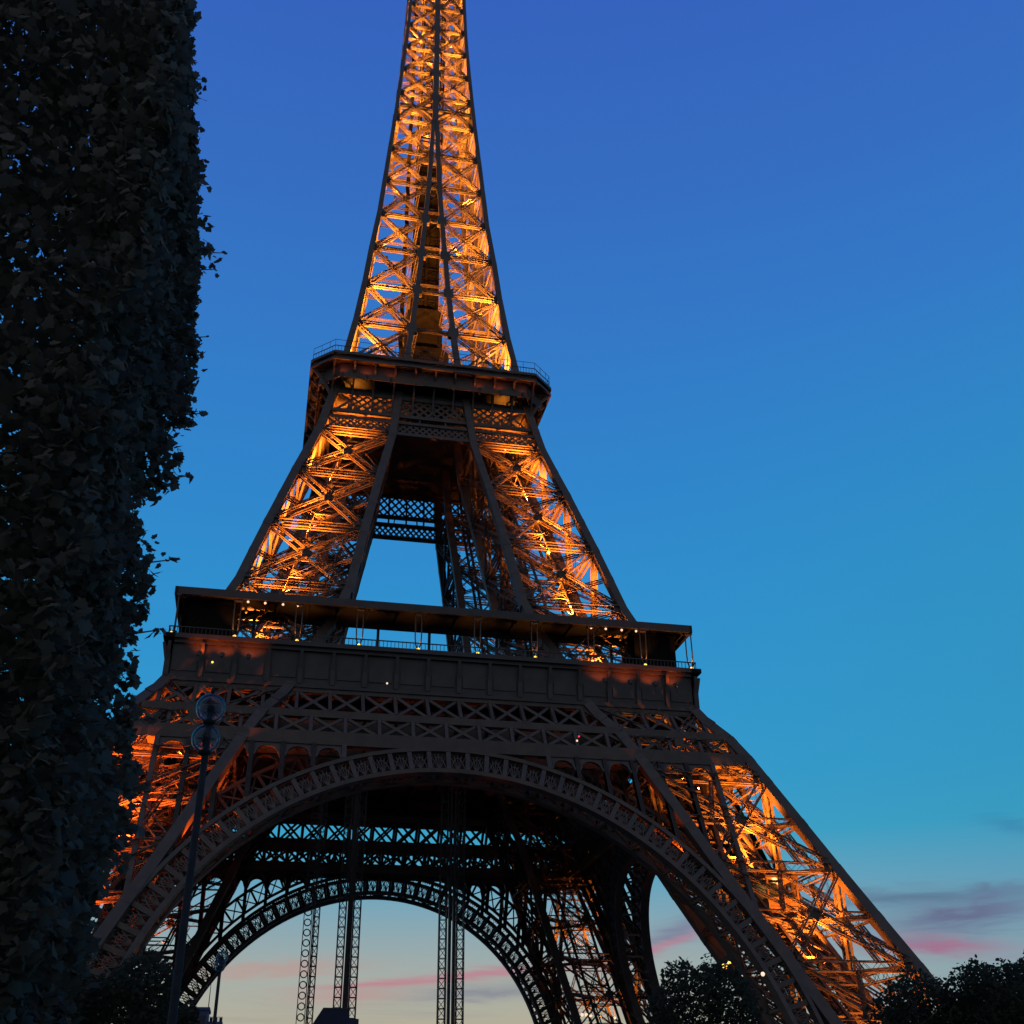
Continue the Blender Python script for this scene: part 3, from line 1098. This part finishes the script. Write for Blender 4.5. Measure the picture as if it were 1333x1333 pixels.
    for i, h in enumerate([112.6, 119.5, 131.0, 148.2, 165.0, 176.9, 192.0, 203.1, 216.0, 228.0, 248]):
        w = W_SP(h)
        if h < 170:
            r = (0.74 if h > 125 else 0.82) * w
            for q, (sx, sy) in enumerate(((1, -1), (1, 1), (-1, 1), (-1, -1))):
                p = SPIRE_P[0] * (1.0 if sy < 0 else 0.8) * (w / 12) ** 2 * (0.010 if h < 115 else 1.0)
                floodlight(sp, (sx * r, sy * r, h), (sx * -0.04, sy * -0.04, 1), p, SODIUM_TOP, 128)
        else:
            r = 0.62 * w
            for sx, sy in ((1, -1), (-1, -1), (0.0, 1)):
                floodlight(sp, (sx * r, sy * r, h), (0, 0, 1), SPIRE_P[1] * (w / 8) ** 2, SODIUM_TOP, 128)


SPIRE_P = (82000, 62000)
spire()


# lamps low on the front right leg, seen over the tree
def leg_lamps():
    bpy.context.view_layer.update()
    legs = [c for c in tower.children if c.name.split('.')[0] == 'leg']
    for (x, y, h, r, m) in ((26.3, -57.0, 16.6, 0.3, BULB_Y), (26.8, -57.0, 16.9, 0.28, BULB_Y), (28.06, -57, 15.64, 0.22, BULB_W), (30.45, -57, 15.97, 0.22, BULB_W), (38.3, 42, 20.75, 0.3, BULB_W), (39.1, 42, 20.77, 0.3, BULB_W), (39.9, 42, 20.65, 0.3, BULB_W), (44.4, 42, 20.3, 0.22, BULB_W), (43.0, -57, 12.3, 0.2, BULB_W)):
        mb = MB()
        ball(mb, (x, y, h), r, 10, 7)
        mb.build('leg_lamp', m, legs[0 if y < 0 else 1]).matrix_parent_inverse = legs[0 if y < 0 else 1].matrix_basis.inverted()


leg_lamps()


# ------------------------------------------------------------------ lift cabin inside the front right leg
def lift_cabin():
    root = empty('lift_cabin', (40.6, -40.6, 25.0))
    tag(root, 'boxy yellow-lit lift cabin on the rails inside the right front tower leg', 'lift cabin')
    b = MB()
    b.box(-2.0, 2.0, -2.0, 2.0, 0.0, 0.3)
    b.box(-2.1, 2.1, -2.1, 2.1, 3.6, 3.9)
    for sx in (-1, 1):
        for sy in (-1, 1):
            b.box(sx * 1.9 - 0.12, sx * 1.9 + 0.12, sy * 1.9 - 0.12, sy * 1.9 + 0.12, 0.3, 3.6)
    b.box(-1.8, 1.8, -1.95, -1.85, 0.3, 1.4)
    b.box(-1.95, -1.85, -1.8, 1.8, 0.3, 1.4)
    b.box(1.85, 1.95, -1.8, 1.8, 0.3, 1.4)
    yel = mat("lift_yellow", (0.10, 0.065, 0.02), 0.45, 0, 0.1, 1.0)
    b.build('cabin_frame', yel, root)
    g = MB()
    g.box(-1.75, 1.75, 1.7, 1.8, 0.35, 3.55)
    g.build('rear_panel', yel, root)
    c = MB()
    for sx in (-1, 1):
        c.bar((sx * 1.6, 0, -0.02), (sx * 1.6, 0, -2.0), FRONT, 0.3, 2.6)
    c.bar((-1.45, 0, -1.2), (1.45, 0, -1.2), FRONT, 0.3, 0.4)
    c.build('undercarriage', IRON_DK, root)
    d = bpy.data.lights.new('cabin_light', 'POINT')
    d.energy = 160
    d.color = (1.0, 0.6, 0.2)
    d.shadow_soft_size = 0.3
    o = bpy.data.objects.new('cabin_light', d)
    COL.objects.link(o)
    o.parent = root
    o.location = (0, 0, 3.2)


lift_cabin()


# ------------------------------------------------------------------ hoist masts under the tower
def hoist(name_label, x, y, masts, rail, discs, top=55.4):
    root = empty('hoist_mast', (x, y, 0))
    tag(root, name_label, 'hoist mast', 'slim hoist masts under the arch')
    for (cx, s) in masts:
        mb = MB()
        h = 0.0
        step = 1.5
        i = 0
        for sx in (-1, 1):
            for sy in (-1, 1):
                mb.bar((cx + sx * s / 2, sy * s / 2, 0), (cx + sx * s / 2, sy * s / 2, top), FRONT, 0.15, 0.15)
        while h < top - step:
            for (a, b) in (((-1, -1), (1, -1)), ((1, -1), (1, 1)), ((1, 1), (-1, 1)), ((-1, 1), (-1, -1))):
                A = (cx + a[0] * s / 2, a[1] * s / 2)
                B = (cx + b[0] * s / 2, b[1] * s / 2)
                mb.bar(A + (h,), B + (h,), (0, 0, 1), 0.11, 0.11)
                mb.bar((A if i % 2 else B) + (h,), (B if i % 2 else A) + (h + step,), (0, 0, 1), 0.09, 0.09)
            h += step
            i += 1
        mb.build('mast', STEEL, root)
    if rail:
        rb = MB()
        for rx, w in rail:
            rb.box(rx - w / 2, rx + w / 2, -0.5, 0.5, 0, top)
        rb.build('guide_rail', RAILM, root)
    if discs:
        db = MB()
        h = 1.0
        while h < top - 1:
            for k in range(12):
                t0, t1 = 2 * math.pi * k / 12, 2 * math.pi * (k + 1) / 12
                db.bar((discs + 0.52 * math.cos(t0), -0.6, h + 0.52 * math.sin(t0)), (discs + 0.52 * math.cos(t1), -0.6, h + 0.52 * math.sin(t1)), FRONT, 0.16, 0.2)
            h += 1.55
        for s in (-1, 1):
            db.box(discs + s * 0.62 - 0.06, discs + s * 0.62 + 0.06, -0.7, -0.5, 0, top)
        db.build('guide_rings', STEEL, root)
    bs = MB()
    bs.box(-2.4, 2.4, -1.6, 1.6, 0, 0.5)
    bs.build('base_slab', STONE, root)


hoist('narrow hoist mast with a column of rings, leftmost of the three under the arch', -12.35, 20.0, [(0.75, 0.95)], [(0.5, 0.16)], -0.62)
hoist('twin lattice hoist mast with a dark central rail, rising behind the blue sheeted shelter', -6.3, 20.0, [(-1.15, 1.1), (1.2, 1.1)], [(0.08, 0.8)], None)
hoist('widest twin hoist mast with two thin dark rails, standing alone right of the arch middle', 10.5, 20.0, [(-1.45, 1.15), (1.45, 1.15)], [(-0.3, 0.4), (0.4, 0.4)], None)


def shelter():
    root = empty('site_shelter', (-8.2, 12.0, 0))
    tag(root, 'dark blue sheeted site shelter with sloping left roof edge below the tower arch', 'shelter')
    b = MB()
    pts = [(-3.4, 0), (-3.4, 16.0), (-1.9, 18.3), (1.9, 18.3), (1.9, 17.2), (3.3, 17.0), (3.3, 0)]
    n = len(pts)
    vs = [(x, -3, z) for x, z in pts] + [(x, 3, z) for x, z in pts]
    b.add(vs, [list(range(n)), list(range(n, 2 * n))[::-1]] + [[i, n + i, n + (i + 1) % n, (i + 1) % n] for i in range(n)])
    b.build('sheeting', TARP, root)
    p = MB()
    for x in (-3.5, -1.2, 1.2, 3.4):
        p.box(x - 0.06, x + 0.06, -3.2, -3.06, 0, 16)
    for z in (2, 6, 10, 14):
        p.box(-3.5, 3.4, -3.3, -3.2, z, z + 0.1)
    p.build('scaffold', STEEL, root)
    t = MB()
    t.bar((-2.0, -3.05, 18.4), (2.0, -3.05, 18.4), FRONT, 0.2, 0.2)
    t.bar((-3.45, -3.05, 16.05), (-1.95, -3.05, 18.38), FRONT, 0.2, 0.2)
    t.build('roof_trim', STEEL, root)


shelter()


def far_building():
    root = empty('flat_roofed_building', (-33.0, 150.0, 0))
    tag(root, 'distant blue-grey flat roofed block with a thin roof mast, left of the arch', 'building')
    b = MB()
    b.box(-16, 2.2, -6, 6, 0, 30.2)
    b.box(-16.3, 2.5, -6.4, 6.4, 30.2, 30.8)
    b.box(2.2, 5.9, -5, 6, 0, 27.6)
    b.build('wall', WALLM, root)
    w = MB()
    w_n = 0
    for i in range(8):
        for k in range(9):
            x = -15.2 + i * 2.3
            z = 1.6 + k * 3.15
            wb = MB()
            wb.box(x - 0.7, x + 0.7, -6.12, -5.98, z, z + 2.1)
            wo = wb.build('window', PANE, root)
    m = MB()
    m.tube([(1.9, 0, 30.8), (1.9, 0, 39.3)], [0.14, 0.06], 6)
    m.bar((1.4, 0, 37.5), (2.4, 0, 37.5), FRONT, 0.06, 0.06)
    m.build('roof_mast', RAILM, root)
    p = MB()
    for x in (2.9, 4.1, 5.3):
        p.box(x - 0.35, x + 0.35, -1, 0.5, 27.6, 28.9)
    p.bar((2.4, -4.5, 28.7), (5.8, -4.5, 28.7), FRONT, 0.08, 0.08)
    for i in range(8):
        p.bar((2.4 + i * .48, -4.5, 27.6), (2.4 + i * .48, -4.5, 28.7), FRONT, 0.06, 0.06)
    p.build('roof_railing', RAILM, root)


far_building()


# ------------------------------------------------------------------ street lamps with clear globes
def lamp(x, y, label, globes, pole_top, rad):
    root = empty('street_lamp', (x, y, 0))
    tag(root, label, 'street lamp', 'twin globe street lamps')
    p = MB()
    p.tube([(0, 0, 0), (0, 0, 0.9), (0, 0, 0.95), (0, 0, pole_top)], [rad * 1.7, rad * 1.5, rad, rad * 0.72], 14)
    for (gx, gz, gr) in globes:
        p.lathe([(0.05, 0), (0.10, 0.03), (0.11, 0.07), (0.05, 0.08)], (gx, 0, gz - gr - 0.05), 12)
        if abs(gx) > 0.01:
            p.tube([(0, 0, gz - gr - 0.25), (gx * 0.6, 0, gz - gr - 0.12), (gx, 0, gz - gr - 0.02)], [0.035] * 3, 8)
        p.lathe([(0.02, 0), (0.03, 0.06), (0.012, 0.13)], (gx, 0, gz + gr - 0.005), 8)
    p.build('post', POLE, root, True)
    for (gx, gz, gr) in globes:
        g = MB()
        ball(g, (gx, 0, gz), gr, 32, 20)
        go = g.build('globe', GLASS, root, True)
        b = MB()
        b.lathe([(0.03, 0), (0.04, 0.08), (0.065, 0.14), (0.05, 0.22), (0.01, 0.25)], (gx, 0, gz - gr * 0.75), 12)
        b.build('bulb', POLE, go, True)


lamp(-21.9, -154.89, 'tall street lamp with two big clear globes, close beside the dark near tree', [(0.0, 7.80, 0.235), (-0.02, 7.29, 0.225)], 7.72, 0.07)
lamp(-22.15, -122.89, 'farther dark street lamp with two small globes, seen below the arch against pale sky', [(0.03, 8.17, 0.235), (-0.03, 7.83, 0.23)], 8.1, 0.085)


# ------------------------------------------------------------------ trees
LEAF_SHAPE = np.array([(0.0, -0.50), (0.10, -0.38), (0.42, -0.36), (0.39, -0.16), (0.58, 0.08), (0.36, 0.14), (0.26, 0.34), (0.03, 0.58),
                       (-0.22, 0.32), (-0.34, 0.18), (-0.54, 0.12), (-0.42, -0.14), (-0.46, -0.34), (-0.12, -0.36)])
LEAF_LITE = np.array([(0, -0.55), (0.34, -0.1), (0.2, 0.35), (0.0, 0.55), (-0.3, 0.2), (-0.28, -0.25)])


def leaves(name, pts, size, m, parent, shape, droop=0.35):
    n = len(pts)
    k = len(shape)
    nrm = RNG.normal(size=(n, 3))
    nrm[:, 2] = np.abs(nrm[:, 2]) * 0.9 + droop
    nrm /= np.linalg.norm(nrm, axis=1)[:, None]
    t = RNG.normal(size=(n, 3))
    t -= nrm * (t * nrm).sum(1)[:, None]
    t /= np.linalg.norm(t, axis=1)[:, None]
    b = np.cross(nrm, t)
    s = size * RNG.uniform(0.5, 1.4, size=n)
    fold = 0.18 * np.abs(shape[:, 0])
    v = pts[:, None, :] + s[:, None, None] * (shape[None, :, 0, None] * t[:, None, :] + shape[None, :, 1, None] * b[:, None, :] + fold[None, :, None] * nrm[:, None, :])
    v = v.reshape(-1, 3)
    me = bpy.data.meshes.new(name)
    me.vertices.add(n * k)
    me.vertices.foreach_set('co', v.ravel())
    me.loops.add(n * k)
    me.loops.foreach_set('vertex_index', np.arange(n * k, dtype=np.int32))
    me.polygons.add(n)
    me.polygons.foreach_set('loop_start', np.arange(0, n * k, k, dtype=np.int32))
    me.materials.append(m)
    me.update(calc_edges=True)
    me.validate()
    return link(name, me, parent)


def wavy(p, f, seed):
    r = np.random.default_rng(seed)
    out = np.zeros(len(p))
    for _ in range(7):
        k = r.normal(size=3) * f
        out += np.sin(p @ k + r.uniform(0, 6.28))
    return out / 7 ** 0.5


def near_tree():
    bx, by = -25.6, -163.0
    root = empty('plane_tree', (bx, by, 0))
    tag(root, 'huge dark trimmed plane tree filling the left side, closest to the viewer', 'tree')
    tr = MB()
    tr.tube([(0, 0, 0), (0.05, 0.1, 2), (0, 0.1, 6), (0.1, 0, 11), (0, 0, 16.5)], [0.5, 0.4, 0.34, 0.22, 0.08], 14)
    limbs = []
    for i in range(26):
        z = 2.2 + 14 * i / 26
        a = i * 2.4
        L = random.uniform(1.9, 3.0)
        e = V(math.cos(a) * L, math.sin(a) * L * 0.8, z + random.uniform(0.4, 1.6))
        tr.tube([(0, 0, z), e * V(.5, .5, 1) + V(0, 0, -0.3 - (e[2] - z) * 0.3), e], [0.13, 0.08, 0.025], 7)
        limbs.append(e)
    tr.build('trunk', BARK, root, True)
    hs = np.array([1.2, 3.5, 6.0, 7.5, 8.6, 9.3, 10.5, 12.4, 14.6, 17.0, 19.0])
    ed = np.array([-22.02, -22.10, -22.22, -22.27, -22.22, -22.20, -22.26, -22.46, -22.78, -23.10, -23.9])

    def fill(n, x_lo, near_edge):
        out = []
        while sum(len(o) for o in out) < n:
            m = 20000
            z = RNG.uniform(1.3, 19.0, m)
            y = RNG.uniform(-165.4, -160.75, m)
            e = np.interp(z, hs, ed)
            if near_edge:
                x = e - np.abs(RNG.normal(0, 0.38, m))
            else:
                x = RNG.uniform(x_lo, -22.0, m)
            p = np.stack([x, y, z], 1)
            bump = 0.13 * wavy(p * V(.3, .5, 1), 1.6, 5) + 0.11 * wavy(p * V(.3, .6, 1), 4.5, 6) + 0.05 * wavy(p * V(.5, 1, 1), 11.0, 7)
            ok = x < e - 0.10 + bump
            back = -160.75 - 0.25 * (wavy(p, 1.5, 8) + 1)
            ok &= y < back + 0.2
            ok &= (wavy(p, 2.1, 9) > -1.0) & (wavy(p, 6.0, 10) > -0.8)                               # pockets of open air between the sprays
            out.append(p[ok])
        return np.concatenate(out)[:n]

    P = np.concatenate([fill(80000, -27.4, False), fill(38000, 0, True)])
    # sprays that stick out past the trimmed face
    sp = []
    tws = []
    for (z, ln) in ((12.0, 0.32), (11.7, 0.2), (9.45, 0.16), (8.55, 0.1), (7.45, 0.12), (13.5, 0.1), (15.2, 0.12), (6.6, 0.1), (10.6, 0.12), (5.6, 0.1), (4.9, 0.1)):
        e = float(np.interp(z, hs, ed))
        b0 = V(e - 0.3, -161.0, z - 0.1)
        tip = V(e + ln, -161.0, z)
        tw = MB()
        tws.append(tw)
        tw.tube([b0 - V(bx, by, 0), tip - V(bx, by, 0)], [0.012, 0.006], 5)
        for k in range(9):
            t = random.random()
            sp.append(b0 + (tip - b0) * t + RNG.normal(0, 0.05, 3))
        sp.append(tip)
    P = np.concatenate([P, np.array(sp)]) - V(bx, by, 0)
    cr = leaves('crown', P, 0.102, LEAF, root, LEAF_SHAPE)
    for tw in tws:
        tw.build('twig', BARK, root)


near_tree()


def tree(x, y, h, rx, ry, z0, label, n, size=0.26, seed=1, square=3.0, group=None, lean=0.0):
    root = empty('park_tree', (x, y, 0))
    tag(root, label, 'tree', group)
    tr = MB()
    tr.tube([(0, 0, 0), (0.1, 0, z0), (0.05, 0.05, h * 0.6), (0.1, 0, h * 0.93)], [0.32, 0.26, 0.17, 0.04], 10)
    rr = random.Random(seed)
    for i in range(12):
        z = z0 + (h - z0) * (0.05 + 0.7 * i / 12)
        a = i * 2.4
        L = rx * rr.uniform(0.5, 0.85)
        tr.tube([(0.05, 0, z), (math.cos(a) * L * .5, math.sin(a) * L * .5, z + 0.5), (math.cos(a) * L, math.sin(a) * L, z + 1.2)], [0.1, 0.06, 0.02], 6)
    tr.build('trunk', BARK, root, True)
    r = np.random.default_rng(seed)
    out = []
    cz, rz = 0.5 * (h + z0), 0.5 * (h - z0)
    tot = 0
    while tot < n:
        m = 20000
        u = r.uniform(-1.12, 1.12, (m, 3))
        p = u * V(rx, ry, rz)
        q = (np.abs(u) ** square).sum(1) ** (1 / square)
        lump = 1 + 0.075 * wavy(p, 1.3, seed + 3) + 0.05 * wavy(p, 4.0, seed + 4)
        ok = (q < lump) & (wavy(p, 1.7, seed + 5) > -0.9) & ((q > 0.55) | (r.uniform(size=m) < 0.4))
        p = p[ok] + V(0, 0, cz)
        out.append(p)
        tot += len(p)
    leaves('crown', np.concatenate(out)[:n], size, LEAF2, root, LEAF_LITE)


tree(6.3, -103, 11.0, 3.55, 3.0, 2.2, 'round clipped tree standing alone before the foot of the right front leg', 13000, seed=21, square=2.6)
G = 'clipped trees along the right edge'
tree(21.2, -101, 10.6, 3.0, 3.0, 2.2, 'leafy tree covering the outer foot of the right leg, leftmost of the right-hand row', 8000, seed=31, square=2.6, group=G)
tree(25.6, -103, 11.2, 3.2, 3.0, 2.2, 'middle tree of the right-hand row, broad and dense with a flat top', 14000, seed=32, square=3.2, group=G)
tree(31.4, -101, 12.4, 2.9, 3.0, 2.2, 'tallest tree of the right-hand row, cut off by the picture edge', 14000, seed=33, square=2.6, group=G)
tree(23.4, -97, 9.6, 2.4, 2.4, 2.2, 'low bushy tree filling the gap between the first two crowns of the right-hand row', 6000, seed=34, square=2.2, group=G)
tree(28.6, -98, 10.9, 2.6, 2.4, 2.2, 'dense tree between the flat-topped and the tallest crowns of the right-hand row', 8000, seed=35, square=2.4, group=G)
G = 'trees at the left foot of the tower'
tree(-27.3, -103, 10.6, 2.6, 3.0, 2.0, 'dark tree behind the near lamp post, hiding the left foot of the tower', 12000, seed=41, square=2.8, group=G)
tree(-31.8, -105, 11.2, 2.8, 3.0, 2.0, 'dark tree farther left, mostly hidden behind the big near tree', 9000, seed=42, square=2.8, group=G)
tree(-25.7, -70, 11.8, 1.2, 1.5, 4.0, 'small bushy tree between the lamp post and the blue-grey block', 2500, size=0.3, seed=43, square=2.2)
